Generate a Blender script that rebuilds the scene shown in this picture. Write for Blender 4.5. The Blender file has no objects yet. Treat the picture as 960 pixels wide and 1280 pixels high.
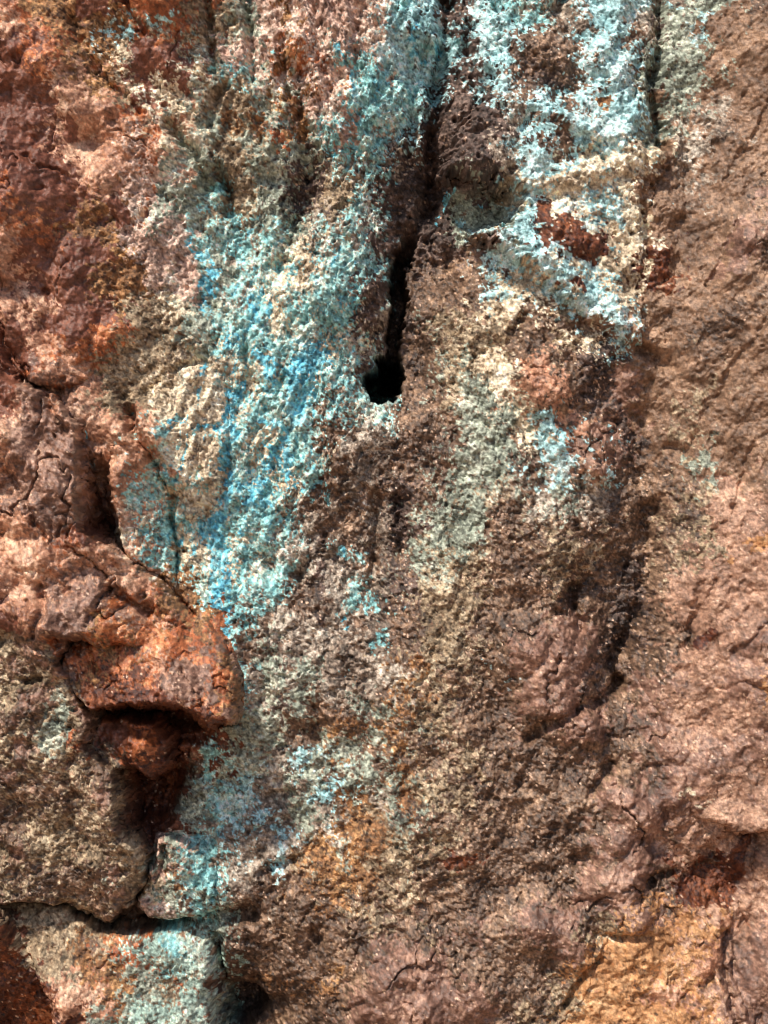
import bpy, math
import numpy as np
from mathutils import Vector

sc = bpy.context.scene
# ------------------------------------------------------------------ camera, sky, sun, exposure
S = 1.8 / 960.0                 # metres per unit of the wall survey (u to the right, v downwards)
ZC = 1.5                        # height of the wall's middle above the passage floor
DIST = 6.0
cam_d = bpy.data.cameras.new('camera')
cam = bpy.data.objects.new('camera', cam_d)
sc.collection.objects.link(cam)
cam.location = (0.0, -DIST, ZC)
cam.rotation_euler = (math.radians(90), 0, 0)
cam_d.sensor_fit = 'VERTICAL'
cam_d.sensor_height = 32.0
cam_d.lens = 32.0 * DIST / 2.4
cam_d.clip_end = 200
sc.camera = cam

SUN_DIR = Vector((-0.34, -0.52, 0.78)).normalized()      # towards the sun
elev = math.asin(SUN_DIR.z)
world = bpy.data.worlds.new('World')
sc.world = world
world.use_nodes = True
wn = world.node_tree
sky = wn.nodes.new('ShaderNodeTexSky')
sky.sky_type = 'NISHITA'
sky.sun_disc = False
sky.sun_elevation = elev
sky.sun_rotation = math.atan2(SUN_DIR.x, SUN_DIR.y)
wn.links.new(sky.outputs[0], wn.nodes['Background'].inputs[0])
wn.nodes['Background'].inputs[1].default_value = 0.10
sun_d = bpy.data.lights.new('sun', 'SUN')
sun_d.energy = 4.3
sun_d.angle = math.radians(4.5)
sun_d.color = (1.0, 0.90, 0.78)
sun = bpy.data.objects.new('sun', sun_d)
sun.location = (-3, -4, 6)
sun.rotation_euler = SUN_DIR.to_track_quat('Z', 'Y').to_euler()
sc.collection.objects.link(sun)
sc.cycles.filter_width = 1.0
sc.view_settings.view_transform = 'Standard'
sc.view_settings.look = 'None'
sc.view_settings.exposure = 0.3
sc.view_settings.gamma = 1.0
sc.view_settings.use_curve_mapping = False

# ------------------------------------------------------------------ noise
F = np.float32


def ihash(ix, iy, seed):
    h = (ix.astype(np.uint32) * np.uint32(374761393) + iy.astype(np.uint32) * np.uint32(668265263)
         + np.uint32((seed * 2246822519 + 977) & 0xffffffff))
    h = (h ^ (h >> np.uint32(13))) * np.uint32(1274126177)
    h = (h ^ (h >> np.uint32(16))) * np.uint32(2246822519)
    return h ^ (h >> np.uint32(15))


def rnd(ix, iy, seed):
    return (ihash(ix, iy, seed) & np.uint32(0xffffff)).astype(F) / F(0xffffff)


def perlin(x, y, seed):
    fx, fy = np.floor(x), np.floor(y)
    ix, iy = fx.astype(np.int32), fy.astype(np.int32)
    dx, dy = (x - fx).astype(F), (y - fy).astype(F)
    u = dx * dx * dx * (dx * (dx * 6 - 15) + 10)
    w = dy * dy * dy * (dy * (dy * 6 - 15) + 10)

    def g(i, j):
        a = rnd(ix + i, iy + j, seed) * F(6.2831853)
        return np.cos(a) * (dx - i) + np.sin(a) * (dy - j)
    a = g(0, 0); b = g(1, 0); c = g(0, 1); d = g(1, 1)
    a += (b - a) * u
    c += (d - c) * u
    return (a + (c - a) * w) * F(1.5)


def fbm(x, y, seed, octs=4, gain=0.5, ridged=False):
    r = np.zeros(x.shape, F); amp = 1.0; tot = 0.0
    for o in range(octs):
        ca, sa = math.cos(.4 + 1.1 * o) * 2.03 ** o, math.sin(.4 + 1.1 * o) * 2.03 ** o
        n = perlin(x * F(ca) - y * F(sa) + F(17.3 * o), x * F(sa) + y * F(ca) - F(9.1 * o), seed + o * 31)
        if ridged:
            n = 1 - 2 * np.abs(n)
        r += F(amp) * n; tot += amp; amp *= gain
    return r / F(tot)


def worley(x, y, seed):
    """nearest-point distance and a random number of that cell"""
    ix, iy = np.floor(x).astype(np.int32), np.floor(y).astype(np.int32)
    best = np.full(x.shape, 9, F); val = np.zeros(x.shape, F)
    for i in (-1, 0, 1):
        for j in (-1, 0, 1):
            jx, jy = ix + i, iy + j
            px = jx + rnd(jx, jy, seed); py = jy + rnd(jx, jy, seed + 7)
            d = (px - x) ** 2 + (py - y) ** 2
            m = d < best
            best = np.where(m, d, best).astype(F)
            val = np.where(m, rnd(jx, jy, seed + 13), val)
    return np.sqrt(best), val


def facets(x, y, seed, slope=0.5, k=0.42):
    """upper envelope of randomly tilted, gently domed planes: broken rock"""
    ix, iy = np.floor(x).astype(np.int32), np.floor(y).astype(np.int32)
    best = np.full(x.shape, -9, F)
    for i in (-2, -1, 0, 1, 2):
        for j in (-2, -1, 0, 1, 2):
            jx, jy = ix + i, iy + j
            dx = (x - jx - rnd(jx, jy, seed)).astype(F); dy = (y - jy - rnd(jx, jy, seed + 7)).astype(F)
            gx = (rnd(jx, jy, seed + 3) - F(.5)) * F(2 * slope); gy = (rnd(jx, jy, seed + 5) - F(.5)) * F(2 * slope)
            best = np.maximum(best, rnd(jx, jy, seed + 9) * F(.45) + gx * dx + gy * dy - F(k) * (dx * dx + dy * dy))
    return best


def sstep(a, b, x):
    t = np.clip((x - a) / (b - a), 0, 1)
    return t * t * (3 - 2 * t)


def blur(a, r):
    for ax in (0, 1):
        p = np.pad(a, [(r + 1, r) if i == ax else (0, 0) for i in (0, 1)], mode='edge')
        c = np.cumsum(p, axis=ax, dtype=np.float64)
        n = a.shape[ax]
        hi = np.take(c, np.arange(2 * r + 1, 2 * r + 1 + n), axis=ax)
        lo = np.take(c, np.arange(0, n), axis=ax)
        a = ((hi - lo) / (2 * r + 1)).astype(F)
    return a


# ------------------------------------------------------------------ survey grid
STEP = 1.2


def axis_pts(n, margin):
    core = np.arange(-30, n + 30, STEP)
    out = []; s = STEP; p = 0.0
    while p < margin:
        s = min(s * 1.12, 9.0); p += s; out.append(p)
    out = np.array(out)
    return np.concatenate([core[0] - out[::-1], core, core[-1] + out])


au, av = axis_pts(960, 420), axis_pts(1280, 320)
U, V = np.meshgrid(au, av)
U = U.astype(F); V = V.astype(F)
NV, NU = U.shape

# ------------------------------------------------------------------ minerals
def lin(c):
    c = np.array(c, float) / 255
    return np.where(c <= .04045, c / 12.92, ((c + .055) / 1.055) ** 2.4)


#            three main tones of the mineral and an accent,  accent share, nodules, grain, facets, striation, roughness
MIN = {
    'r': ([(92, 48, 31), (162, 94, 59), (218, 156, 112)], (82, 46, 34), .24, .06, .42, 1.5, .2, .36),
    'q': ([(136, 108, 96), (194, 162, 146), (228, 212, 198)], (150, 178, 178), .22, .5, 1.1, .6, .2, .75),
    'd': ([(90, 54, 42), (112, 69, 54), (142, 94, 74)], (190, 136, 104), .08, .02, .35, 1.1, .1, .36),
    'p': ([(112, 74, 58), (180, 132, 106), (232, 194, 166)], (100, 62, 46), .24, .08, .55, 1.5, .2, .36),
    'o': ([(96, 66, 44), (142, 102, 68), (190, 148, 102)], (86, 62, 48), .32, .25, 1.3, .6, .2, .75),
    'y': ([(132, 92, 60), (180, 132, 90), (212, 172, 130)], (160, 104, 64), .26, .12, .9, .8, .4, .70),
    'c': ([(142, 122, 100), (210, 192, 166), (242, 232, 212)], (140, 188, 190), .22, .55, 1.2, .25, .2, .80),
    'g': ([(84, 88, 80), (144, 152, 138), (196, 198, 182)], (108, 82, 64), .26, .6, 1.2, .5, .6, .80),
    't': ([(92, 148, 156), (146, 198, 198), (214, 220, 202)], (120, 100, 84), .26, .55, 1.2, .3, .3, .75),
    'b': ([(64, 136, 166), (108, 188, 210), (174, 220, 224)], (196, 204, 188), .26, .45, 1.1, .2, .3, .70),
    'w': ([(120, 162, 168), (170, 208, 212), (216, 232, 230)], (128, 110, 94), .17, .7, 1.0, .2, .1, .80),
    'n': ([(56, 43, 36), (104, 81, 66), (160, 131, 108)], (196, 164, 132), .12, .30, 1.4, .5, .3, .42),
    'm': ([(84, 62, 54), (130, 98, 84), (184, 148, 128)], (208, 166, 140), .16, .05, .5, 1.5, .2, .36),
    'k': ([(40, 32, 30), (78, 62, 56), (134, 112, 102)], (182, 176, 168), .18, 1.3, 1.4, .3, .1, .65),
    's': ([(76, 62, 54), (142, 126, 112), (212, 202, 188)], (130, 168, 172), .20, .9, 1.3, .3, .1, .70),
    'v': ([(104, 78, 65), (154, 118, 98), (202, 164, 140)], (112, 84, 70), .18, .03, .7, .8, 1., .55),
    'e': ([(88, 74, 58), (146, 126, 102), (200, 184, 158)], (100, 72, 54), .28, .4, 1.5, .5, .4, .75),
    'i': ([(92, 70, 56), (128, 100, 80), (168, 136, 112)], (80, 60, 52), .16, .04, .9, .5, 1.1, .48),
    'h': ([(112, 132, 122), (156, 182, 172), (206, 212, 192)], (156, 104, 80), .26, .25, .8, .8, .3, .75),
    'u': ([(62, 31, 20), (92, 49, 30), (132, 78, 48)], (50, 29, 22), .24, .25, 1.3, .9, .2, .55),
}
KEYS = ['r', 'q', 'd', 'p', 'o', 'y', 'c', 'g', 't', 'b', 'w', 'n', 'm', 'k', 's', 'v', 'e', 'u', 'i', 'h']
# which mineral covers each 40-unit cell of the face, as positions in KEYS
MINERAL_MAP = [
    [0, 4, 4, 4, 0, 0, 16, 7, 1, 1, 1, 1, 10, 10, 13, 10, 8, 14, 10, 14, 13, 7, 7, 11],
    [3, 0, 4, 4, 16, 0, 16, 1, 1, 1, 1, 1, 10, 10, 10, 10, 14, 11, 10, 14, 7, 7, 18, 18],
    [2, 0, 3, 4, 6, 2, 7, 8, 1, 0, 1, 8, 8, 10, 13, 10, 11, 11, 10, 10, 13, 7, 18, 18],
    [2, 2, 3, 3, 16, 2, 16, 16, 7, 1, 1, 10, 10, 13, 13, 13, 10, 11, 10, 10, 7, 18, 18, 18],
    [2, 2, 3, 3, 6, 3, 7, 16, 7, 7, 8, 8, 14, 13, 13, 13, 10, 10, 10, 10, 7, 14, 18, 18],
    [2, 2, 3, 3, 1, 7, 7, 16, 7, 13, 16, 8, 13, 13, 13, 14, 10, 10, 6, 6, 18, 14, 18, 18],
    [0, 2, 2, 4, 1, 7, 8, 16, 7, 13, 16, 8, 13, 13, 7, 16, 10, 6, 10, 6, 18, 18, 18, 18],
    [3, 0, 4, 4, 1, 1, 7, 8, 8, 7, 14, 8, 13, 13, 13, 10, 10, 17, 6, 6, 18, 18, 18, 18],
    [3, 2, 2, 4, 1, 1, 7, 8, 8, 6, 8, 8, 13, 11, 11, 10, 10, 10, 6, 6, 17, 18, 18, 18],
    [3, 3, 2, 2, 16, 6, 7, 8, 6, 8, 8, 14, 11, 11, 11, 6, 6, 10, 10, 6, 18, 18, 18, 18],
    [2, 3, 0, 0, 16, 16, 7, 8, 8, 8, 6, 14, 13, 11, 16, 16, 11, 16, 6, 10, 18, 18, 18, 18],
    [2, 0, 3, 16, 16, 16, 6, 6, 8, 6, 8, 8, 13, 11, 7, 6, 11, 11, 13, 11, 18, 18, 18, 18],
    [2, 12, 3, 16, 16, 6, 6, 8, 8, 8, 8, 8, 11, 11, 7, 6, 3, 11, 11, 12, 18, 16, 18, 18],
    [3, 12, 12, 3, 3, 8, 8, 6, 8, 8, 11, 14, 11, 11, 7, 7, 6, 10, 11, 12, 18, 16, 18, 18],
    [3, 12, 12, 3, 3, 8, 6, 8, 6, 8, 11, 14, 11, 11, 7, 7, 11, 10, 10, 11, 18, 16, 18, 18],
    [3, 12, 12, 3, 8, 6, 6, 8, 8, 14, 11, 11, 13, 11, 7, 16, 14, 7, 14, 11, 11, 16, 15, 15],
    [3, 3, 0, 2, 6, 8, 6, 8, 8, 14, 11, 14, 13, 7, 7, 11, 11, 11, 11, 11, 11, 16, 15, 15],
    [3, 3, 3, 3, 3, 8, 6, 6, 8, 14, 14, 11, 11, 7, 16, 11, 11, 16, 11, 11, 11, 16, 15, 15],
    [3, 3, 12, 12, 3, 4, 8, 8, 14, 11, 14, 14, 13, 16, 16, 11, 11, 11, 11, 11, 11, 15, 15, 15],
    [2, 3, 12, 4, 0, 0, 0, 11, 14, 14, 14, 11, 11, 16, 16, 11, 11, 12, 11, 13, 11, 15, 15, 15],
    [2, 12, 0, 4, 0, 3, 0, 14, 11, 14, 14, 14, 11, 16, 16, 11, 12, 12, 11, 11, 11, 15, 15, 15],
    [2, 12, 7, 17, 17, 2, 0, 8, 14, 7, 14, 14, 16, 16, 11, 11, 12, 11, 11, 11, 12, 15, 15, 15],
    [0, 12, 7, 2, 0, 2, 17, 7, 7, 11, 11, 7, 11, 16, 11, 11, 11, 11, 11, 11, 12, 12, 15, 15],
    [0, 12, 16, 11, 0, 17, 11, 7, 14, 11, 7, 11, 7, 11, 16, 11, 11, 11, 11, 11, 12, 12, 15, 15],
    [0, 11, 11, 11, 17, 17, 7, 10, 14, 7, 10, 14, 7, 16, 11, 11, 11, 11, 11, 12, 12, 15, 15, 15],
    [11, 16, 16, 16, 17, 17, 7, 10, 14, 7, 14, 16, 7, 11, 11, 11, 11, 11, 11, 12, 12, 15, 15, 15],
    [2, 16, 16, 16, 12, 7, 8, 14, 14, 16, 11, 16, 16, 16, 11, 11, 11, 11, 11, 12, 12, 11, 17, 15],
    [16, 11, 11, 11, 12, 7, 8, 14, 11, 11, 16, 11, 16, 11, 11, 11, 11, 11, 12, 12, 11, 17, 17, 15],
    [17, 16, 16, 11, 11, 11, 7, 11, 11, 11, 11, 16, 11, 11, 11, 11, 12, 12, 11, 5, 5, 5, 15, 12],
    [17, 16, 16, 0, 0, 19, 19, 11, 11, 11, 11, 11, 12, 12, 11, 11, 11, 11, 16, 5, 5, 15, 15, 12],
    [17, 17, 3, 4, 7, 16, 19, 11, 11, 11, 11, 11, 12, 12, 12, 11, 11, 16, 5, 4, 5, 15, 5, 12],
    [17, 0, 17, 7, 7, 19, 19, 13, 11, 11, 11, 12, 12, 12, 12, 11, 16, 4, 4, 5, 5, 5, 15, 12],
]
GRID = np.array(MINERAL_MAP, np.int8)


def lookup(u, v):
    return GRID[np.clip((v / 40).astype(np.int32), 0, 31), np.clip((u / 40).astype(np.int32), 0, 23)]


w1x, w1y = fbm(U / 95, V / 95, 11, 5, .62), fbm(U / 95, V / 95, 23, 5, .62)
w2x, w2y = fbm(U / 42, V / 42, 37, 4, .7), fbm(U / 42, V / 42, 53, 4, .7)
n6 = fbm(U / 9, V / 9, 71, 2)
# copper washed down the middle in streaks, minerals of the right wall mingling broadly
FLOW = np.exp(-((U - 400 + .22 * (V - 400)) / 150) ** 2) * sstep(820, 640, V)
wash = fbm((U + .28 * V + 26 * w1x + 7 * w2x) / 26, (V + 30 * w1y) / 110, 61, 5, .68)
side = 1 + 1.6 * sstep(740, 860, U)
codeA = lookup(U + 52 * w1x * side + FLOW * 20 * wash, V + 62 * w1y * side + FLOW * 85 * wash)
codeB = lookup(U + 95 * w2x, V + 95 * w2y)
CODE = np.where(n6 + .5 * w1x > .17, codeB, codeA)


def seg_dist(u, v, pts, closed=False):
    best = np.full(u.shape, 1e9, F)
    prs = list(zip(pts[:-1], pts[1:])) + ([(pts[-1], pts[0])] if closed else [])
    for (x0, y0), (x1, y1) in prs:
        dx, dy = x1 - x0, y1 - y0
        t = np.clip(((u - x0) * dx + (v - y0) * dy) / (dx * dx + dy * dy + 1e-6), 0, 1)
        best = np.minimum(best, (u - x0 - t * dx) ** 2 + (v - y0 - t * dy) ** 2)
    return np.sqrt(best)


def window(pts, pad):
    xs = [p[0] for p in pts]; ys = [p[1] for p in pts]
    i0, i1 = np.searchsorted(au, [min(xs) - pad, max(xs) + pad])
    j0, j1 = np.searchsorted(av, [min(ys) - pad, max(ys) + pad])
    return slice(max(j0 - 1, 0), min(j1 + 1, NV)), slice(max(i0 - 1, 0), min(i1 + 1, NU))


# veins, streaks and patches of mineral, plus shade painted under the ledge:  code, centre line, half width, raggedness
VEINS = [
    ('t', [(274, 750), (282, 800), (300, 850)], 11, 1.), ('t', [(262, 930), (272, 1000), (266, 1060), (262, 1140)], 13, 1.), ('t', [(350, 660), (340, 740)], 12, 1.3), ('t', [(300, 640), (310, 720)], 10, 1.2), ('o', [(420, 960), (440, 1000)], 16, 1.3), ('o', [(520, 820), (500, 880)], 8, 1.3), ('m', [(700, 830), (720, 900)], 26, 1.3), ('k', [(790, 700), (770, 800), (720, 870)], 12, 1.3), ('k', [(760, 520), (790, 560)], 12, 1.3),
    ('m', [(900, 330), (935, 300)], 22, 1.2), ('n', [(870, 430), (925, 395)], 24, 1.3), ('n', [(945, 240), (950, 330)], 18, 1.3), ('y', [(905, 690), (940, 670)], 12, 1.3), ('m', [(900, 850), (930, 800)], 20, 1.3), ('m', [(880, 930), (940, 910)], 18, 1.3), ('y', [(930, 860), (950, 830)], 12, 1.3),
    ('g', [(848, 10), (850, 70), (838, 130)], 26, 1.2), ('w', [(870, 40), (865, 60)], 10, 1.2), ('s', [(890, 140), (870, 180), (850, 200)], 14, 1.2), ('k', [(345, 830), (350, 870)], 12, 1.1), ('k', [(400, 690), (395, 730)], 12, 1.), ('n', [(400, 620), (440, 640)], 18, 1.), ('g', [(330, 800), (345, 860)], 12, 1.2),
    ('n', [(665, 50), (700, 85), (690, 115), (650, 90)], 24, .9), ('k', [(690, 120), (670, 105)], 14, .9), ('n', [(790, 40), (780, 70)], 8, .9), ('s', [(640, 170), (630, 140)], 10, .9),
    ('k', [(520, 190), (510, 230), (530, 290)], 20, .9), ('k', [(470, 360), (455, 420)], 14, .9), ('k', [(560, 20), (590, 60), (585, 85)], 9, .9), ('c', [(240, 480), (270, 500), (235, 560)], 20, 1.1), ('c', [(245, 650), (240, 700)], 13, 1.), ('c', [(385, 320), (390, 350)], 16, 1.), ('n', [(740, 400), (700, 425)], 8, .8),
    ('b', [(398, 440), (372, 470), (380, 500), (350, 540)], 15, 1.), ('b', [(352, 540), (345, 600), (318, 618)], 19, 1.),
    ('b', [(296, 490), (290, 545), (288, 600), (276, 660), (272, 770)], 9, .9), ('b', [(225, 535), (262, 540), (292, 535)], 9, 1.),
    ('b', [(262, 660), (284, 700), (276, 770)], 13, .8), ('b', [(330, 450), (345, 475)], 12, .9),
    ('t', [(505, 20), (520, 70), (500, 120)], 20, .8), ('w', [(490, 30), (500, 90)], 10, 1.1), ('b', [(520, 20), (516, 70)], 6, 1.), ('w', [(540, 10), (540, 60)], 12, .8), ('t', [(640, 10), (655, 25)], 14, .7),
    ('b', [(548, 275), (552, 258), (562, 240), (575, 232)], 4, .4), ('b', [(440, 120), (432, 70)], 5, .6),
    ('t', [(455, 140), (470, 170)], 14, .9), ('t', [(455, 300), (440, 330), (420, 360)], 14, .9), ('b', [(250, 310), (270, 345), (262, 390)], 9, 1.),
    ('t', [(300, 370), (330, 400)], 12, .9), ('b', [(318, 370), (322, 400)], 6, .9), ('t', [(420, 480), (448, 480)], 10, .8),
    ('b', [(112, 535), (118, 550)], 5, .5), ('b', [(121, 575), (124, 580)], 4, .5),
    ('o', [(365, 20), (358, 70), (372, 140), (378, 170)], 8, .7), ('r', [(345, 160), (355, 180)], 10, .6), ('o', [(285, 155), (300, 165)], 8, .6), ('o', [(325, 150), (365, 180)], 5, .7),
    ('d', [(15, 110), (40, 150), (60, 200), (75, 240)], 34, .5), ('d', [(60, 150), (80, 190)], 20, .5), ('d', [(190, 80), (190, 105)], 15, .5), ('d', [(120, 30), (140, 15), (170, 10)], 12, .5),
    ('d', [(75, 415), (120, 410), (130, 400)], 12, .6), ('d', [(150, 260), (165, 285)], 9, .7), ('w', [(165, 58), (178, 60)], 6, .7), ('w', [(95, 75), (97, 80)], 5, .6),
    ('c', [(205, 120), (225, 140), (245, 150)], 14, 1.1), ('c', [(210, 170), (225, 180)], 9, .7), ('g', [(232, 195), (250, 240), (248, 265)], 12, .6),
    ('o', [(160, 340), (175, 360), (140, 365)], 18, .9), ('p', [(110, 190), (150, 200), (140, 230)], 34, .7),
    ('w', [(770, 30), (755, 90), (780, 150), (770, 185)], 15, .8), ('w', [(665, 140), (700, 165), (735, 180)], 12, .7), ('w', [(600, 300), (640, 310), (690, 350), (730, 390), (770, 425)], 13, .6),
    ('w', [(740, 20), (760, 60)], 12, .8), ('u', [(700, 300), (725, 320), (740, 315)], 15, .5), ('u', [(822, 330), (815, 350)], 10, .7), ('o', [(754, 135), (750, 142)], 8, .5), ('o', [(783, 98), (786, 98)], 6, .4),
    ('g', [(580, 255), (610, 265), (625, 275)], 18, .5), ('c', [(650, 245), (700, 235), (790, 210), (830, 195)], 10, .7), ('n', [(675, 185), (700, 190)], 14, .7), ('k', [(585, 110), (570, 150), (600, 160)], 22, .8),
    ('n', [(600, 310), (590, 340)], 14, .6), ('k', [(615, 305), (600, 318)], 9, .6), ('e', [(600, 400), (570, 440), (560, 500)], 10, .9),
    ('g', [(590, 460), (610, 520), (600, 600), (590, 660)], 14, .7), ('c', [(605, 450), (620, 480)], 16, .9), ('g', [(605, 560), (600, 625)], 13, .4), ('w', [(690, 520), (680, 560), (705, 600), (745, 590)], 16, .8), ('s', [(720, 610), (740, 640)], 20, .9),
    ('p', [(660, 470), (690, 500), (710, 540)], 16, .9), ('k', [(725, 460), (730, 490), (735, 515)], 11, .5), ('m', [(740, 540), (750, 545)], 8, .6), ('g', [(870, 560), (870, 600)], 14, .9),
    ('o', [(400, 1060), (420, 1110), (450, 1040)], 22, 1.3), ('o', [(480, 900), (500, 930), (510, 1000)], 7, 1.2), ('o', [(420, 910), (440, 905)], 12, .7), ('o', [(410, 1230), (370, 1230)], 12, .9),
    ('t', [(445, 730), (440, 760)], 9, .8), ('t', [(468, 800), (480, 790)], 8, .8), ('b', [(430, 775), (432, 780)], 7, .7), ('t', [(430, 690), (450, 700)], 7, .7), ('b', [(500, 755), (505, 752)], 6, .6),
    ('g', [(395, 965), (420, 970), (460, 965)], 16, .7), ('w', [(370, 945), (400, 940)], 9, 1.), ('t', [(280, 950), (300, 990), (288, 1015)], 8, 1.), ('w', [(362, 1030), (345, 1080)], 6, 1.),
    ('g', [(245, 985), (235, 1010), (260, 1030)], 15, .5), ('t', [(245, 1075), (262, 1120), (255, 1140)], 16, .8), ('o', [(235, 1075), (222, 1085)], 7, .5),
    ('e', [(50, 1140), (80, 1165), (75, 1185), (110, 1160)], 22, .4), ('o', [(120, 1170), (150, 1180), (130, 1200)], 18, .7), ('h', [(205, 1170), (235, 1180), (260, 1220), (240, 1260)], 20, .6), ('t', [(215, 1165), (240, 1180)], 8, .9), ('e', [(215, 1195), (212, 1215)], 10, .5), ('h', [(170, 1255), (200, 1250)], 14, .7), ('p', [(100, 1220), (130, 1225)], 14, .8),
    ('r', [(160, 780), (220, 790), (260, 830)], 20, .9), ('c', [(178, 800), (190, 815)], 6, .9), ('p', [(30, 690), (60, 720), (20, 740)], 30, .7), ('p', [(45, 660), (40, 675)], 8, .5), ('m', [(60, 560), (80, 600), (90, 640)], 26, .5), ('m', [(120, 770), (110, 780)], 16, .6), ('m', [(240, 845), (250, 840)], 20, .7), ('g', [(100, 880), (85, 910)], 16, .8),
    ('d', [(20, 790), (40, 800), (30, 830)], 18, .6), ('o', [(215, 745), (240, 770), (270, 800)], 5, .6),
    ('c', [(250, 470), (225, 500), (262, 520), (240, 580)], 22, .9), ('b', [(230, 535), (262, 540), (290, 536)], 6, 1.), ('b', [(290, 500), (284, 600)], 5, 1.), ('u', [(160, 975), (190, 1000), (180, 1040), (205, 960)], 24, .5), ('u', [(120, 885), (200, 885), (280, 892)], 12, .4), ('u', [(850, 1100), (870, 1090), (900, 1080), (925, 1040)], 15, .3), ('u', [(870, 1105), (905, 1095)], 16, .3), ('u', [(945, 1020), (965, 1010)], 5, .4), ('o', [(780, 1200), (790, 1205)], 13, .8), ('o', [(720, 1270), (760, 1255)], 12, .9), ('y', [(740, 1180), (760, 1210), (740, 1240)], 30, .7), ('p', [(820, 1220), (880, 1170), (900, 1140)], 14, .8), ('m', [(840, 1235), (855, 1218)], 8, .6), ('o', [(893, 1215), (905, 1255), (915, 1280)], 7, .5), ('e', [(720, 1150), (750, 1130)], 12, .8),  # the dark u strip below the ledge paints in its shadow
    ('u', [(860, 800), (875, 785)], 6, .5), ('v', [(900, 660), (940, 640)], 14, 1.), ('c', [(840, 975), (865, 990)], 9, .8), ('u', [(560, 1065), (580, 1062)], 8, .8), ('w', [(615, 828), (617, 831)], 5, .2),
]
wob = fbm(U / 22, V / 22, 91, 4, .65)
for code, pts, hw, rag in VEINS:
    if len(pts) == 1:
        pts = pts * 2
    sl = window(pts, hw * (1 + rag * 1.2) + 4)
    d = seg_dist(U[sl], V[sl], pts)
    m = d < hw * (1 + 1.7 * rag * wob[sl] + .35 * rag * n6[sl])
    CODE[sl] = np.where(m, KEYS.index(code), CODE[sl])

# grain-sized flecks of one mineral scattered into the next
JJ, II = np.meshgrid(np.arange(NV), np.arange(NU), indexing='ij')


def scatter(code, size, reach, share, seed):
    x, y = (U + 3 * w2x) / size, (V + 3 * w2y) / size
    _, r1 = worley(x, y, seed)
    h = (r1 * 65535).astype(np.int32)
    ox = (rnd(h, h * 3, seed + 1) + rnd(h, h * 7, seed + 4) - 1) * reach / STEP
    oy = (rnd(h, h * 5, seed + 2) + rnd(h, h * 9, seed + 5) - 1) * reach / STEP
    on = rnd(h, h * 11, seed + 3) < share
    new = code[np.clip(JJ + oy.astype(np.int32), 0, NV - 1), np.clip(II + ox.astype(np.int32), 0, NU - 1)]
    calm = np.array([k in 'duivm' for k in KEYS])
    on &= ~calm[code] & ((new != KEYS.index('b')) | (size > 15))
    return np.where(on, new, code)


seep = fbm((U + .26 * V + 16 * w1x + 4 * w2x) / 13, (V + 20 * w1y) / 150, 441, 4, .6)
CODE = np.where((seep > .27) & (FLOW > .45) & np.isin(CODE, [8, 6]) & (w2x < .25), 9, CODE)
CODE = np.where((seep < -.26) & (FLOW > .35) & np.isin(CODE, [8, 6]), 14, CODE)
CODE = scatter(CODE, 19, 50, .25, 401)
CODE = scatter(CODE, 8.5, 30, .38, 411)
CODE = scatter(CODE, 3.8, 14, .45, 421)

# ------------------------------------------------------------------ separate rocks standing out of the face
# name, outline, relief (function of u, v), edge rounding, micro relief factor, plunge, label, category
def plane(c0, gu, gv, u0, v0, dome=0, ru=100, rv=100):
    return lambda u, v: c0 + gu * (u - u0) + gv * (v - v0) - dome * (((u - u0) / ru) ** 2 + ((v - v0) / rv) ** 2)


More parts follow.
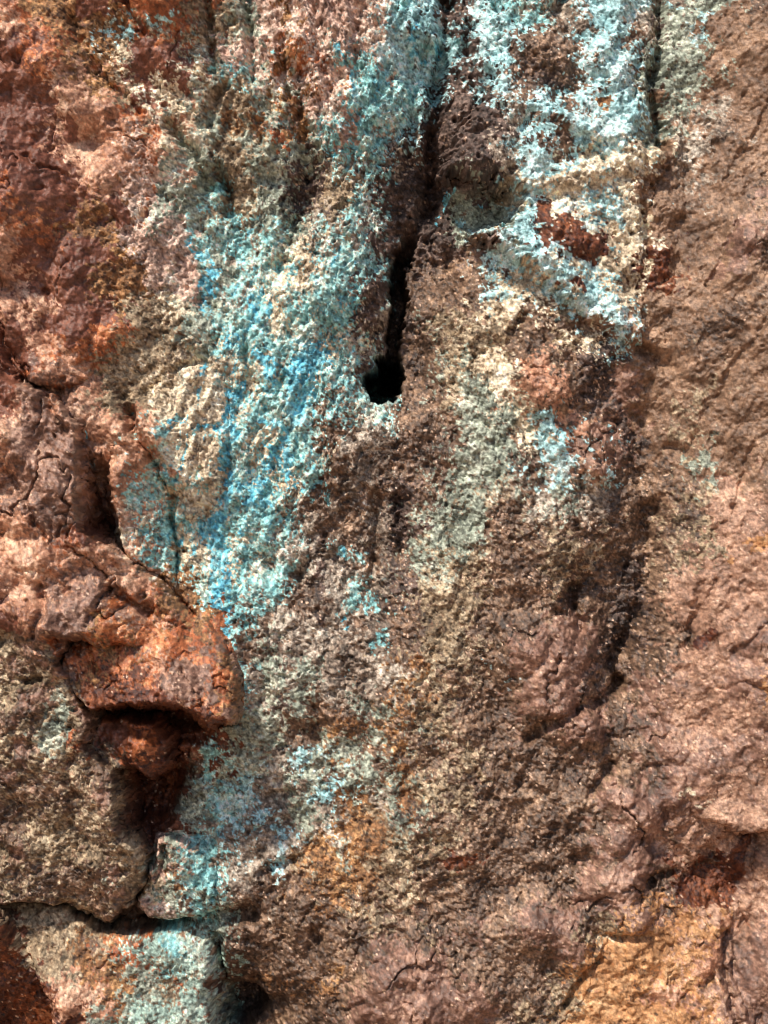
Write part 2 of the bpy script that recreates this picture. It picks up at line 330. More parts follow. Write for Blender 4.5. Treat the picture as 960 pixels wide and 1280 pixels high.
ROCKS = [
    ('rock_slab', [(-300, -300), (80, -300), (100, 0), (112, 60), (132, 108), (165, 135), (200, 180), (190, 255), (172, 330), (138, 400), (120, 440), (128, 470), (95, 492), (45, 482), (18, 425), (4, 345), (-300, 340)],
     plane(88, -.16, .0, 80, 220, 8, 200, 260), 22, .9, 'smooth rust red rock slab with dark patina, upper left', 'rock slab'),
    ('rock_outcrop', [(-300, 350), (-2, 352), (16, 430), (42, 486), (75, 502), (103, 540), (106, 600), (108, 665), (150, 690), (200, 728), (245, 770), (256, 800), (230, 810), (150, 800), (90, 795), (70, 850), (-300, 860)],
     plane(92, -.18, .02, 60, 650, 14, 160, 200), 5, 1.1, 'faceted pinkish brown rock outcrop beside the deep dark slot, middle left', 'outcrop'),
    ('rock_ledge', [(92, 800), (125, 798), (160, 775), (215, 760), (252, 772), (275, 800), (292, 845), (293, 885), (262, 893), (235, 872), (205, 862), (175, 868), (118, 872), (84, 840)],
     plane(94, .04, .58, 195, 830, 8, 100, 60), 5, .8, 'jutting rust brown rock ledge with a dark shadowed underside', 'rock ledge'),
    ('boulder', [(-300, 800), (30, 790), (68, 806), (95, 838), (117, 890), (112, 925), (145, 950), (146, 1015), (160, 1040), (178, 1062), (176, 1095), (150, 1125), (130, 1148), (85, 1120), (30, 1112), (-300, 1108)],
     plane(96, -.10, -.06, 60, 960, 16, 110, 160), 6, 1.1, 'rounded grey brown boulder under the outcrop, at the left edge', 'boulder'),
    ('stone', [(112, 896), (150, 892), (200, 897), (218, 916), (214, 946), (196, 958), (168, 944), (148, 962), (132, 968), (108, 945)],
     plane(36, -.1, .35, 160, 930, 0, 50, 40), 5, 1.2, 'small red brown stone tucked beneath the jutting ledge', 'stone'),
    ('crusted_boulder', [(5, 1112), (32, 1120), (85, 1126), (130, 1156), (182, 1158), (230, 1156), (262, 1172), (273, 1200), (272, 1300), (268, 1600), (60, 1600), (80, 1300), (84, 1238), (40, 1172), (8, 1125)],
     plane(70, -.22, .22, 170, 1200, 20, 100, 120), 14, .8, 'pale green and pink crusted boulder at the bottom left', 'boulder'),
    ('corner_rock', [(-300, 1110), (2, 1112), (36, 1165), (80, 1230), (84, 1262), (120, 1290), (100, 1600), (-300, 1600)],
     plane(84, -.1, -1.15, 30, 1150, 0), 8, 1.2, 'dark red brown rock in the bottom left corner', 'rock'),
    ('crusted_rock', [(575, -300), (800, -300), (806, 0), (812, 60), (800, 120), (812, 186), (836, 196), (812, 240), (798, 300), (800, 380), (796, 438), (760, 428), (725, 405), (690, 378), (650, 335), (612, 300), (590, 296), (640, 285), (655, 262), (640, 235), (585, 228), (556, 225), (575, 170), (600, 130), (620, 60), (610, 0)],
     lambda u, v: 40 - 14 * ((u - 710) / 110) ** 2 + 26 * np.exp(-((v - 200 - .25 * (u - 700)) / 60) ** 2) + 22 * np.exp(-((v - (290 + .75 * (u - 610))) / 60) ** 2) + .05 * (v - 100), 26, 1.0, 'knobbly rock crusted white and pale blue right of the slot, upper middle', 'rock'),
    ('rock_wall', [(808, -300), (800, 0), (800, 90), (800, 150), (800, 186), (790, 204), (770, 250), (745, 320), (735, 440), (745, 500), (750, 580), (750, 650), (750, 720), (750, 765), (770, 800), (790, 850), (815, 900), (836, 955), (850, 1005), (900, 1024), (938, 1020), (960, 1012), (1380, 1005), (1380, -300)],
     lambda u, v: 12 + 30 * sstep(150, 420, v) + 16 * sstep(640, 900, v) + np.where(u < 815, .8, .62) * (u - 815) - .0004 * np.maximum(u - 815, 0) ** 2, 10, .8, 'smooth brown slanting rock wall with diagonal grain along the right edge', 'rock wall'),
    ('ochre_slab', [(735, 1172), (748, 1148), (790, 1142), (838, 1108), (870, 1122), (905, 1128), (892, 1160), (889, 1190), (889, 1216), (900, 1258), (912, 1300), (930, 1600), (640, 1600), (672, 1290), (700, 1245), (722, 1208)],
     plane(78, .06, .22, 810, 1200, 6, 100, 120), 9, .9, 'tan and ochre stained rock slab at the bottom, left of the pinkish slab', 'rock slab'),
    ('stained_block', [(206, 1046), (226, 1042), (262, 1068), (272, 1090), (271, 1130), (258, 1142), (225, 1144), (186, 1140), (178, 1118), (190, 1085), (202, 1075)],
     plane(34, .05, -.05, 228, 1095, 8, 50, 50), 6, 1.0, 'small pale block stained turquoise and rust above the crusted bottom boulder', 'rock'),
    ('crusted_hump', [(178, 520), (200, 486), (235, 462), (268, 456), (288, 470), (292, 520), (286, 590), (270, 640), (240, 626), (214, 604), (196, 570), (180, 545)],
     plane(62, -.06, .02, 235, 540, 16, 70, 100), 12, 1.0, 'cream crusted hump of rock with blue veins, left of the small black hole', 'rock'),
    ('crusted_slab', [(150, 560), (172, 560), (198, 580), (214, 612), (219, 660), (224, 712), (222, 736), (196, 712), (172, 700), (158, 668), (147, 620)],
     plane(46, -.05, .0, 180, 630, 6, 50, 90), 7, .9, 'pale pink slab with turquoise spots just right of the deep dark slot', 'rock slab'),
    ('pink_slab', [(1380, 1014), (962, 1020), (938, 1026), (928, 1058), (932, 1088), (914, 1118), (920, 1142), (896, 1158), (893, 1190), (894, 1215), (905, 1258), (918, 1300), (940, 1600), (1380, 1600)],
     plane(74, .25, .04, 930, 1150, 0), 7, .7, 'pinkish mauve rock slab beside the rusty recess, lower right', 'rock slab'),
]


def inside(u, v, pts):
    r = np.zeros(u.shape, bool)
    for (x0, y0), (x1, y1) in zip(pts, pts[1:] + pts[:1]):
        if y0 == y1:
            continue
        c = (y0 > v) != (y1 > v)
        r ^= c & (u < (x1 - x0) * (v - y0) / (y1 - y0) + x0)
    return r



outl = []
for rk in ROCKS:
    sl = window(rk[1], 40)
    wb = 24 if rk[0] == 'crusted_rock' else 10
    aside = 8 if rk[0] in ('rock_outcrop', 'rock_ledge', 'boulder') else 0
    uu = U[sl] - aside + wb * w2x[sl] + 2.5 * n6[sl]; vv = V[sl] + wb * w2y[sl] + 2.5 * n6[sl]
    outl.append((sl, (seg_dist(uu, vv, rk[1], True) * np.where(inside(uu, vv, rk[1]), 1, -1)).astype(F)))
# the red rocks carry no copper crust, the crusted ones little rust
K = {k: i for i, k in enumerate(KEYS)}
pick = fbm(U / 30, V / 30, 431, 4, .7)
for rk, (sl, d) in zip(ROCKS, outl):
    pk = pick[sl]
    c = CODE[sl]; m = d > -9
    if rk[0] in ('rock_slab', 'rock_outcrop', 'rock_ledge', 'stone', 'boulder', 'corner_rock'):
        a_, b_, c_ = {'rock_slab': 'prd', 'rock_outcrop': 'pmr', 'rock_ledge': 'rom', 'stone': 'rum', 'boulder': 'enm', 'corner_rock': 'uud'}[rk[0]]
        new = np.where(pk > .06, K[a_], np.where(pk > -.2, K[b_], K[c_]))
        m &= np.isin(c, [K[k] for k in ('tbwscgh' if rk[0] != 'boulder' else 'tbwrcdum')])
    elif rk[0] in ('crusted_hump', 'crusted_slab', 'stained_block'):
        new = np.where(pk > .1, K['c'], K['q']); m &= np.isin(c, [K[k] for k in 'rmdu'])
    elif rk[0] == 'ochre_slab':
        new = np.where(pk > .0, K['y'], np.where(pk > -.1, K['p'], np.where(pk > -.2, K['o'], c))); m &= (d > 8 + 50 * pk) & np.isin(c, [K[k] for k in 'nmudgev'])
    elif rk[0] == 'pink_slab':
        new = np.where(pk > 0, K['v'], K['m']); m &= np.isin(c, [K[k] for k in 'uyosne'])
    else:
        continue
    CODE[sl] = np.where(m, new, c)

tab = {k: i for i, k in enumerate(('nod', 'gra', 'fac', 'str', 'rgh'))}
par = np.array([MIN[k][3:8] for k in KEYS], F)
NOD, GRA, FAC, STR, RGH = [par[CODE, i] for i in range(5)]
NOD = blur(NOD, 4); GRA = blur(GRA, 3); FAC = blur(blur(FAC, 14), 14); STR = blur(STR, 10); RGH = blur(RGH, 2)

# colour of each mineral point
q = .5 + .85 * fbm(U / 50, V / 50, 101, 5, .68) + .62 * fbm(U / 5.5, V / 5.5, 131, 3, .75)
du, dv = (U + V) * F(.7071), (V - U) * F(.7071)         # du runs down-right, dv runs down-left
qs = fbm(du / 9, dv / 46, 141, 3, .6)                     # bands along the right slab's grain
q = np.clip(q + STR * .22 * qs + FLOW * .3 * wash, 0, 1)
pal = np.array([[lin(c) for c in MIN[k][0]] for k in KEYS], F)
acc = np.array([lin(MIN[k][1]) for k in KEYS], F)
accs = np.array([MIN[k][2] for k in KEYS], F)
a = np.clip(q * 2, 0, 1)[..., None]; b = np.clip(q * 2 - 1, 0, 1)[..., None]
P = pal[CODE]
COL = P[..., 0, :] * (1 - a) + P[..., 1, :] * a
COL = COL * (1 - b) + P[..., 2, :] * b
qa = .5 + .38 * fbm(U / 11, V / 11, 151, 4, .8)
ma = sstep(-.05, .05, qa - (1 - accs[CODE]) + .12)[..., None]
COL = COL * (1 - ma) + acc[CODE] * ma
del P
_, cellv = worley(U / 4.6, V / 4.6, 161)
_, cellw = worley(U / 2.5, V / 2.5, 163)
calm = np.array([.55 if k in 'dviymrp' else 1.0 for k in KEYS], F)[CODE]
COL *= (1 + calm * (.80 * (cellv - .5) + .85 * (cellw - .5)))[..., None]
TONE = np.array([1.0, 1.0, .98], F)
_, flk = worley(U / 2.3, V / 2.3, 171)
painted_glints = (flk > .988 - .03 * sstep(-.1, .4, fbm(U / 40, V / 40, 173, 3))) & np.isin(CODE, [KEYS.index(k) for k in 'nmukv'])  # glints painted into the colour as pale, glossier flecks
COL[painted_glints] = (lin((226, 190, 164)) * (.45 + .6 * rnd((U[painted_glints] * 2).astype(np.int32), (V[painted_glints] * 2).astype(np.int32), 175))[:, None]).astype(F)
RGH = np.where(painted_glints, .25, RGH).astype(F)
COL = np.clip(COL * TONE, .01, .88)

# ------------------------------------------------------------------ relief (in survey units, + towards the viewer)
wu, wv = U + 5 * w2x, V + 5 * w2y
f1, c1 = worley(wu / 15, wv / 15, 201)
f2, c2 = worley(wu / 7.0, wv / 7.0, 211)
f3, c3 = worley(U / 11 + w2x, V / 11 + w2y, 215)
pits = -7.0 * (c3 > .62) * (1 - sstep(.12, .42, f3))
nodule = 5.5 * np.sqrt(np.clip(1 - f1 * f1 * 1.3, 0, 1)) * (.4 + .6 * c1) + 4.0 * np.sqrt(np.clip(1 - f2 * f2 * 1.3, 0, 1)) * (.3 + .7 * c2)
grain = 1.6 * fbm(U / 24, V / 24, 225, 2, .6) + 2.6 * fbm(U / 8, V / 8, 221, 3, .8) + .25 * pits + .7 * (rnd((U * 3).astype(np.int32), (V * 3).astype(np.int32), 5) - .5)
fac = 1.45 * (30 * facets((U + 30 * w1x) / 120, (V + 30 * w1y) / 120, 243, .9) + 20 * facets((U + 14 * w1x) / 58, (V + 14 * w1y) / 58, 241, .8)
       + 8 * facets((U + 5 * w2x) / 22, (V + 5 * w2y) / 22, 251, .8))
stri = 7.0 * fbm((du + 8 * w2x + 20 * w1x) / 26, (dv + 8 * w2y) / 95, 261, 5, .74)
mid = 24 * fbm(U / 120, V / 150, 271, 5, .58) + 9 * fbm(U / 44, V / 52, 281, 4, .6, ridged=True)
LUMP = .35 + 1.3 * sstep(-.35, .45, fbm(U / 52, V / 60, 311, 3, .7))
MICRO = mid + NOD * LUMP * (nodule + .45 * pits) + GRA * grain + FAC * fac + STR * stri
# fibrous drip texture of the upper middle: ribs running down, a little to the right
rib = np.exp(-((U - 400) / 130) ** 2 - ((V - 40) / 150) ** 2)
MICRO -= .55 * rib * NOD * LUMP * nodule
MICRO += rib * 26 * fbm((U - .35 * V) / 15, V / 85, 291, 4, .6)
rib2 = np.exp(-((U - 590) / 70) ** 2 - ((V - 600) / 190) ** 2)
MICRO += FLOW * 16 * wash + FLOW * 5 * fbm((U + .28 * V + 14 * w1x) / 10, V / 30, 331, 3, .6)
hair = fbm((U + 10 * w2x) / 85, (V + 10 * w2y) / 120, 341, 4, .55)
MICRO -= FAC * 7 * np.exp(-(hair / .022) ** 2) * sstep(-.1, .2, w1x) * (1 - sstep(.3, .6, STR))
MICRO += rib2 * 8 * fbm((U + .25 * V) / 12, V / 80, 301, 4, .6)
# torn clods and hollows of several sizes in the crusted middle
clod, cl = worley((U + 16 * w1x) / 34, (V + 16 * w1y) / 40, 321)
MICRO += NOD * 6 * (cl - .3) * np.sqrt(np.clip(1 - clod * clod * 1.5, 0, 1))
del fac, stri, nodule, grain, mid, f1, f2

# cracks and ledges: centre line, half width, depth
CRACKS = [
    ([(958, 110), (930, 180), (892, 240)], 3, 7), ([(905, 290), (872, 365)], 3, 8), ([(935, 410), (885, 500), (850, 565)], 4, 8), ([(955, 755), (900, 805)], 3, 7), ([(955, 870), (905, 842), (880, 850)], 3, 7), ([(925, 560), (900, 640), (862, 690)], 3, 7),
    ([(650, 140), (700, 162), (745, 182), (790, 195)], 15, -17), ([(595, 300), (640, 310), (690, 350), (735, 395), (785, 430)], 16, -18), ([(650, 246), (710, 236), (790, 210), (834, 196)], 13, -14),
    ([(765, 10), (752, 80), (785, 140), (776, 185)], 18, -16), ([(640, 60), (690, 80)], 16, -12), ([(600, 60), (632, 150)], 14, -12), ([(700, 205), (760, 195)], 12, 12), ([(700, 130), (730, 110)], 16, 14),
    ([(640, 200), (655, 170)], 10, 10), ([(770, 330), (760, 390)], 10, -10), ([(650, 470), (700, 485), (735, 470)], 14, -10), ([(680, 510), (700, 560), (750, 600)], 16, -12),
    ([(165, 15), (178, 40), (190, 58)], 4, 16), ([(100, 40), (112, 62), (132, 105)], 4, 10), ([(132, 105), (160, 130), (195, 165), (198, 180)], 4, 10),
    ([(215, 170), (240, 195), (258, 225), (262, 245)], 8, 26), ([(278, 215), (288, 250), (292, 272)], 6, 26), ([(50, 212), (70, 228), (90, 237)], 2.5, 9),
    ([(285, 118), (270, 140), (268, 170)], 5, 16), ([(312, 0), (316, 60), (318, 110)], 6, 20), ([(258, 0), (268, 60), (270, 100)], 6, 18),
    ([(375, 100), (380, 180), (384, 240), (372, 290), (350, 340)], 15, 26), ([(352, 60), (360, 130)], 6, 16), ([(450, 20), (445, 50)], 7, 18),
    ([(3, 340), (6, 385), (20, 430), (42, 480)], 4.5, 22), ([(42, 480), (75, 500), (100, 540)], 4, 16), ([(0, 435), (20, 465), (45, 485)], 6, 20),
    ([(260, 455), (240, 462)], 5, 14), ([(170, 520), (185, 555), (200, 580)], 9, 30), ([(218, 620), (222, 670), (225, 710)], 5, 18), ([(160, 500), (180, 545)], 8, 20),
    ([(560, 0), (552, 70), (545, 130), (540, 200), (536, 260)], 11, 42), ([(530, 60), (515, 130), (510, 200)], 7, 20), ([(590, 40), (582, 70)], 8, 24), ([(700, 0), (695, 18)], 9, 30),
    ([(310, 440), (318, 480)], 6, 18), ([(470, 620), (465, 680), (460, 740)], 8, 20), ([(500, 625), (505, 690)], 9, 18), ([(375, 715), (390, 730)], 10, 20), ([(395, 880), (400, 920)], 8, 16),
    ([(818, -40), (822, 60), (812, 120), (822, 188)], 9, 36), ([(800, 190), (797, 260), (800, 330)], 6, 14), ([(795, 440), (815, 455), (830, 465)], 7, 18),
    ([(560, 330), (575, 350), (570, 365)], 6, 12), ([(655, 400), (640, 420)], 6, 16), ([(758, 525), (770, 530)], 7, 18), ([(830, 560), (845, 570)], 6, 12),
    ([(812, 640), (805, 690), (798, 740), (795, 760)], 13, 32), ([(790, 770), (760, 830), (770, 860)], 9, 26), ([(770, 850), (745, 870), (700, 890), (655, 915)], 7, 22), ([(745, 880), (755, 950)], 10, 18), ([(710, 735), (718, 770), (712, 800)], 8, 20), ([(750, 950), (735, 975)], 8, 18),
    ([(712, 1060), (728, 1066)], 12, 16), ([(872, 1050), (885, 1060)], 6, 14), ([(865, 730), (850, 790), (838, 815)], 5, 12), ([(880, 725), (858, 770)], 4, 10),
    ([(740, 1180), (712, 1210), (700, 1240)], 4, 14), ([(800, 1150), (740, 1150), (730, 1175)], 5, 14), ([(840, 1075), (800, 1090)], 4, 14), ([(893, 1150), (893, 1190), (903, 1240), (915, 1290)], 5, 14), ([(835, 1235), (850, 1220), (880, 1195)], 4, 9),
    ([(180, 1150), (230, 1152), (275, 1140), (320, 1138)], 9, 34), ([(270, 1165), (274, 1290)], 7, 40), ([(210, 1055), (205, 1085)], 4, 18), ([(340, 995), (365, 988)], 7, 18), ([(330, 1085), (370, 1065)], 8, 16), ([(350, 1250), (330, 1265), (318, 1230)], 10, 24), ([(395, 1160), (400, 1165)], 7, 16), ([(455, 1240), (440, 1250)], 6, 14),
    ([(150, 735), (170, 742), (190, 760)], 7, 24), ([(88, 795), (105, 802), (120, 796)], 8, 30), ([(120, 810), (133, 825)], 4, 12), ([(70, 730), (78, 755), (62, 790)], 5, 16), ([(50, 840), (65, 838)], 5, 18), ([(205, 715), (225, 748), (245, 765)], 5, 18), ([(240, 815), (250, 818)], 4, 10), ([(20, 570), (60, 640), (80, 680)], 3, 9),
    ([(0, 1040), (20, 1050), (40, 1055)], 8, 18), ([(85, 1118), (130, 1140), (140, 1150)], 6, 18), ([(105, 940), (100, 965), (110, 980)], 6, 14),
]
for pts, hw, dep in CRACKS:
    sl = window(pts, hw * 3 + 8)
    d = seg_dist(U[sl] + 9 * w2x[sl] + 8 * w1x[sl] + 2 * n6[sl], V[sl] + 9 * w2y[sl] + 8 * w1y[sl], pts)
    MICRO[sl] -= 1.3 * dep * np.exp(-(d / hw) ** 2) * (.75 + .6 * wob[sl])

# broad shape of the face: thin-plate spline through surveyed depths
CTRL = [(0, 0, 84), (0, 200, 90), (0, 400, 74), (150, 0, 60), (150, 200, 66), (150, 350, 64), (150, 450, 50), (230, 250, 42), (230, 400, 42), (300, 0, 30), (300, 150, 32), (275, 255, 10), (330, 250, 26), (300, 350, 24),
        (420, 0, 30), (420, 150, 24), (380, 260, 2), (440, 300, 18), (430, 400, 22), (480, 60, 22), (522, 40, 18), (510, 120, 10), (470, 200, 2), (560, 0, -20), (545, 100, -34), (540, 200, -50), (505, 330, -60), (485, 450, -60),
        (455, 380, 14), (445, 470, 10), (480, 530, 14), (480, 620, 6), (600, 60, 5), (580, 140, 6), (600, 240, -20), (560, 400, 4), (600, 420, 30), (690, 425, 50), (650, 375, 34), (760, 455, 50), (700, 480, 46), (780, 480, 34), (640, 600, 50), (700, 700, 52), (780, 600, 26),
        (800, 740, -6), (760, 640, 38), (600, 800, 58), (500, 800, 42), (400, 800, 20), (320, 800, 32), (300, 700, 34), (230, 640, 30), (180, 560, 34), (130, 640, 0), (250, 540, 40), (350, 560, 34), (420, 620, 20), (450, 700, 8),
        (300, 900, 26), (250, 950, -6), (200, 980, -60), (200, 1030, -34), (230, 1090, 6), (260, 1170, -10), (300, 1000, 2), (400, 950, 12), (350, 1100, 20), (300, 1255, -75), (400, 1230, 22), (450, 1100, 44), (560, 1000, 66), (560, 1200, 62),
        (650, 900, 44), (700, 1000, 70), (680, 1150, 58), (800, 900, 54), (860, 1000, 66), (800, 1080, 56), (870, 1090, 48), (760, 1200, 72), (840, 1200, 78), (830, 1270, 84), (100, 700, -40), (50, 900, -60), (60, 1200, -60), (960, 200, 20), (960, 600, 30), (960, 1000, 40), (960, 1280, 60),
        (-300, -250, 60), (480, -250, -10), (1260, -250, 40), (-300, 640, 20), (1260, 640, 40), (-300, 1550, 0), (480, 1550, 60), (1260, 1550, 70)]
cp = np.array(CTRL, float)


def tps(u, v):
    def k(d2):
        return np.where(d2 > 0, d2 * np.log(d2 + 1e-9), 0) * .5
    s = 300.0
    x, y = cp[:, 0] / s, cp[:, 1] / s
    n = len(x)
    A = np.zeros((n + 3, n + 3))
    A[:n, :n] = k((x[:, None] - x) ** 2 + (y[:, None] - y) ** 2) + np.eye(n) * .002
    A[:n, n] = 1; A[:n, n + 1] = x; A[:n, n + 2] = y
    A[n:, :n] = A[:n, n:].T
    w = np.linalg.solve(A, np.concatenate([cp[:, 2], [0, 0, 0]]))
    r = w[n] + w[n + 1] * u / s + w[n + 2] * v / s
    for i in range(n):
        r = r + w[i] * k((u / s - x[i]) ** 2 + (v / s - y[i]) ** 2)
    return r


def upsample(fn, st=6.0):
    cu = np.arange(au[0] - st, au[-1] + 2 * st, st); cv = np.arange(av[0] - st, av[-1] + 2 * st, st)
    g = fn(*np.meshgrid(cu, cv))
    i = ((au - cu[0]) / st).astype(int); fu = ((au - cu[0]) / st - i)[None]
    j = ((av - cv[0]) / st).astype(int); fv = ((av - cv[0]) / st - j)[:, None]
    top = g[j][:, i] * (1 - fu) + g[j][:, i + 1] * fu
    bot = g[j + 1][:, i] * (1 - fu) + g[j + 1][:, i + 1] * fu
    return (top * (1 - fv) + bot * fv).astype(F)


BASE = upsample(tps)
# the narrow slot and the hole at its foot
slot = seg_dist(U + 12 * w2x + 4 * n6, V + 8 * w2y, [(530, 250), (508, 300), (497, 345), (500, 380), (490, 440), (485, 470)])
BASE -= 120 * (1 - sstep(5, 13, slot)) * sstep(262, 340, V)
hole = seg_dist(U + 16 * w2x + 3 * n6, V + 16 * w2y + 3 * n6, [(468, 474), (474, 486), (488, 482), (493, 468), (484, 455)])
BASE -= 320 * (1 - sstep(9, 16, hole))
# rounded cavity right of the slot
cav = np.sqrt(((U - 600) / 52) ** 2 + ((V - 262) / 30) ** 2) + .12 * wob
BASE -= 34 * (1 - sstep(.6, 1.1, cav))
# rusty pocket, red recess, dark hollow
for cu_, cv_, ru, rv, dep in ((722, 312, 26, 22, 48), (880, 1092, 42, 30, 16), (182, 978, 52, 62, 40), (205, 888, 95, 24, 50), (236, 905, 40, 24, 20), (300, 1262, 34, 30, 70), (127, 640, 40, 66, 60)):
    dd = np.sqrt(((U - cu_) / ru) ** 2 + ((V - cv_) / rv) ** 2) + .25 * wob
    BASE -= dep * (1 - sstep(.6, 1.15, dd))

# ------------------------------------------------------------------ material
def rock_material(name, grain_scale, bump):
    m = bpy.data.materials.new(name)
    m.use_nodes = True
    nt = m.node_tree; N = nt.nodes; L = nt.links
    bs = N['Principled BSDF']
    at = N.new('ShaderNodeAttribute'); at.attribute_name = 'mineral'
    ar = N.new('ShaderNodeAttribute'); ar.attribute_name = 'dullness'
    tc = N.new('ShaderNodeTexCoord')
    no = N.new('ShaderNodeTexNoise'); no.inputs['Scale'].default_value = grain_scale; no.inputs['Detail'].default_value = 3; no.inputs['Roughness'].default_value = .7
    L.new(tc.outputs['Object'], no.inputs['Vector'])
    mr = N.new('ShaderNodeMapRange'); mr.inputs[1].default_value = .32; mr.inputs[2].default_value = .68; mr.inputs[3].default_value = .45; mr.inputs[4].default_value = 1.55
    n2 = N.new('ShaderNodeTexNoise'); n2.inputs['Scale'].default_value = grain_scale * .3; n2.inputs['Detail'].default_value = 5; n2.inputs['Roughness'].default_value = .75
    L.new(tc.outputs['Object'], n2.inputs['Vector'])
    av_ = N.new('ShaderNodeMath'); av_.operation = 'MULTIPLY_ADD'; av_.inputs[1].default_value = .5
    hf = N.new('ShaderNodeMath'); hf.operation = 'MULTIPLY'; hf.inputs[1].default_value = .5
    L.new(n2.outputs[0], hf.inputs[0]); L.new(no.outputs[0], av_.inputs[0]); L.new(hf.outputs[0], av_.inputs[2])
    L.new(av_.outputs[0], mr.inputs[0])
    mx = N.new('ShaderNodeVectorMath'); mx.operation = 'SCALE'
    L.new(at.outputs['Color'], mx.inputs[0]); L.new(mr.outputs[0], mx.inputs['Scale'])
    n3 = N.new('ShaderNodeTexNoise'); n3.inputs['Scale'].default_value = 38; n3.inputs['Detail'].default_value = 7; n3.inputs['Roughness'].default_value = .72
    L.new(tc.outputs['Object'], n3.inputs['Vector'])
    m3 = N.new('ShaderNodeMapRange'); m3.inputs[1].default_value = .3; m3.inputs[2].default_value = .7; m3.inputs[3].default_value = .68; m3.inputs[4].default_value = 1.32
    L.new(n3.outputs[0], m3.inputs[0])
    my = N.new('ShaderNodeVectorMath'); my.operation = 'SCALE'
    L.new(mx.outputs[0], my.inputs[0]); L.new(m3.outputs[0], my.inputs['Scale'])
    L.new(my.outputs[0], bs.inputs['Base Color'])
    L.new(ar.outputs['Fac'], bs.inputs['Roughness'])
    bs.inputs['Specular IOR Level'].default_value = .45
    bp = N.new('ShaderNodeBump'); bp.inputs['Strength'].default_value = bump; bp.inputs['Distance'].default_value = .006
    L.new(av_.outputs[0], bp.inputs['Height'])
    L.new(bp.outputs[0], bs.inputs['Normal'])
    return m


M_ROCK = rock_material('weathered_rock', 330, .5)
M_CRUST = rock_material('mineral_crust', 420, .6)

BLUE = np.isin(CODE, [KEYS.index(k) for k in 'tb'])
PALE = np.isin(CODE, [KEYS.index(k) for k in 'wc'])


def build(name, sl, h, keep, mat, origin, parent=None, col=None, lat=None):
    """one mesh from the survey window sl with relief h; only quads whose corners are all in keep"""
    ql = keep[:-1, :-1] & keep[1:, :-1] & keep[:-1, 1:] & keep[1:, 1:]
    if ql.sum() < 40:
        return None
    nv, nu = keep.shape
    idx = np.arange(nv * nu).reshape(nv, nu)
    quads = np.stack([idx[:-1, :-1][ql], idx[1:, :-1][ql], idx[1:, 1:][ql], idx[:-1, 1:][ql]], 1)
    used = np.zeros(nv * nu, bool); used[quads.ravel()] = True
    remap = np.cumsum(used) - 1
    quads = remap[quads].astype(np.int32)
    u, v = U[sl], V[sl]
    if lat is not None:                                  # steep faces are rough sideways too
        hh = h.astype(F)
        u, v = (u + lat * (fbm(hh / 16, v / 16, 601, 4, .7) - .3 * np.abs(fbm(hh / 40, v / 40, 603, 2))),
                v + lat * fbm(u / 16, hh / 16, 611, 4, .7))
    co = np.stack([(u - 480) * S - origin[0], -h * S - origin[1], (640 - v) * S + ZC - origin[2]], -1).reshape(-1, 3)[used].astype(F)
    me = bpy.data.meshes.new(name)
    me.vertices.add(len(co)); me.vertices.foreach_set('co', co.ravel())
    nq = len(quads)
    me.loops.add(nq * 4); me.loops.foreach_set('vertex_index', quads.ravel())
    me.polygons.add(nq)
    me.polygons.foreach_set('loop_start', np.arange(0, nq * 4, 4, dtype=np.int32))
    me.polygons.foreach_set('use_smooth', np.ones(nq, bool))
    me.update(calc_edges=True)
    ca = me.attributes.new('mineral', 'FLOAT_COLOR', 'POINT')
    c = (COL[sl] if col is None else col).reshape(-1, 3)[used]
    ca.data.foreach_set('color', np.concatenate([c, np.ones((len(c), 1), F)], 1).astype(F).ravel())
    ra = me.attributes.new('dullness', 'FLOAT', 'POINT')
    ra.data.foreach_set('value', RGH[sl].ravel()[used].astype(F))
    me.materials.append(mat)
    ob = bpy.data.objects.new(name, me)
    sc.collection.objects.link(ob)
    if parent is None:
        ob.location = origin
    else:
        ob.parent = parent
    return ob


def crusts(ob, sl, h, keep, origin):
    for nm, mask, th in (('turquoise_crust', BLUE, 2.4), ('pale_crust', PALE, 2.6)):
        m = blur(mask[sl].astype(F), 4)
        k = keep & (m > .45)
        if k.sum() < 2500:
            continue
        o = build(nm, sl, h + th * (m - .45) / .55 - .5, k, M_CRUST, origin, ob)
        if o:
            o['label'] = 'blue green copper crust on the rock' if nm[0] == 't' else 'whitish nodular mineral crust on the rock'


def tag(o, label, cat, group=None):
    o['label'] = label; o['category'] = cat; o['kind'] = 'thing'
    if group:
        o['group'] = group


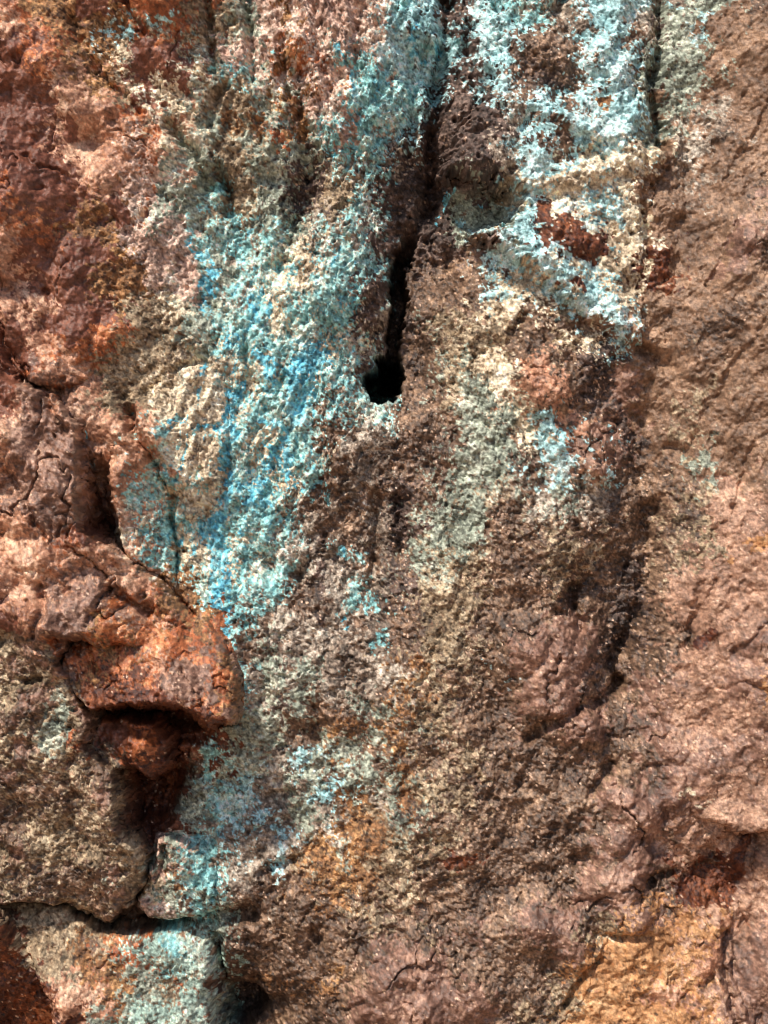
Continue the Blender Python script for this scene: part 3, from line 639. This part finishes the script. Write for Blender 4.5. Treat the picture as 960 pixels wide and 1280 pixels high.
gy, gx = np.gradient(BASE, av, au)
steep = blur(sstep(1.8, 3.6, np.hypot(gx, gy)).astype(F), 3)
SOFT = blur(blur(MICRO, 4), 4)
MICRO_ROCK, COL_ROCK = MICRO, COL
MICRO = MICRO + .75 * steep * (SOFT - MICRO)
PLAIN = np.stack([blur(blur(np.ascontiguousarray(COL[..., i]), 4), 4) for i in range(3)], -1)
COL = COL + .75 * steep[..., None] * (PLAIN - COL)
covered = np.zeros(U.shape, bool)
rocks = []
for (name, pts, fn, rad, mf, label, cat), (sl, d) in zip(ROCKS, outl):
    e = np.clip(1 - d / rad, 0, 1)
    h = fn(U[sl], V[sl]) + mf * (MICRO_ROCK[sl] + sstep(0, -8, d) * (SOFT[sl] - MICRO_ROCK[sl])) - rad * .9 * (1 - np.sqrt(np.clip(1 - e * e, 0, 1))) + 8 * np.minimum(d, 0)
    covered[sl] |= (d > 26) & ((name != 'rock_wall') | (h > BASE[sl] + MICRO[sl] + 14))
    if name != 'rock_wall':
        BASE[sl] = np.where(d > 0, np.minimum(BASE[sl], fn(U[sl], V[sl]) - 40 * sstep(0, 25, d)), BASE[sl])
    rocks.append((name, sl, h.astype(F), d > -22, label, cat, (COL_ROCK[sl] + .6 * sstep(-1, -8, d)[..., None] * (PLAIN[sl] - COL_ROCK[sl])).astype(F), (9 * sstep(1, -6, d)).astype(F)))

H = BASE + MICRO
# unseen passage floor below the picture, added to bounce warm light upwards
fm = bpy.data.materials.new('bounce_earth'); fm.use_nodes = True
fnz = fm.node_tree.nodes.new('ShaderNodeTexNoise'); fnz.inputs['Scale'].default_value = 3; fnz.inputs['Detail'].default_value = 8
frm = fm.node_tree.nodes.new('ShaderNodeValToRGB')
frm.color_ramp.elements[0].color = (.22, .13, .08, 1); frm.color_ramp.elements[1].color = (.42, .28, .18, 1)
fm.node_tree.links.new(fnz.outputs[0], frm.inputs[0]); fm.node_tree.links.new(frm.outputs[0], fm.node_tree.nodes['Principled BSDF'].inputs['Base Color'])
fm.node_tree.nodes['Principled BSDF'].inputs['Roughness'].default_value = .9
fx, fy = np.meshgrid(np.linspace(-30, 30, 121), np.linspace(-30, 1.5, 64))
fz = .03 * fbm(fx.astype(F) * 1.3, fy.astype(F) * 1.3, 501, 4)
fi = np.arange(fx.size).reshape(fx.shape)
fme = bpy.data.meshes.new('ground')
fme.from_pydata(np.stack([fx, fy, fz], -1).reshape(-1, 3).tolist(), [], np.stack([fi[:-1, :-1], fi[:-1, 1:], fi[1:, 1:], fi[1:, :-1]], -1).reshape(-1, 4).tolist())
fme.materials.append(fm)
fo = bpy.data.objects.new('ground', fme); sc.collection.objects.link(fo); fo['kind'] = 'structure'
o = build('rock_face', (slice(None), slice(None)), H, ~covered, M_ROCK, (0, 0, ZC), lat=7 * steep)
o['kind'] = 'structure'
crusts(o, (slice(None), slice(None)), H, ~covered, (0, 0, ZC))
for name, sl, h, keep, label, cat, col, lat in rocks:
    uu, vv, hh = U[sl][keep], V[sl][keep], h[keep]
    org = (float((uu.mean() - 480) * S), 0.0, float((640 - vv.max()) * S + ZC))
    ob = build(name, sl, h, keep, M_ROCK, org, None, col, lat)
    tag(ob, label, cat)
    if name in ('crusted_rock', 'crusted_boulder'):
        crusts(ob, sl, h, keep, org)
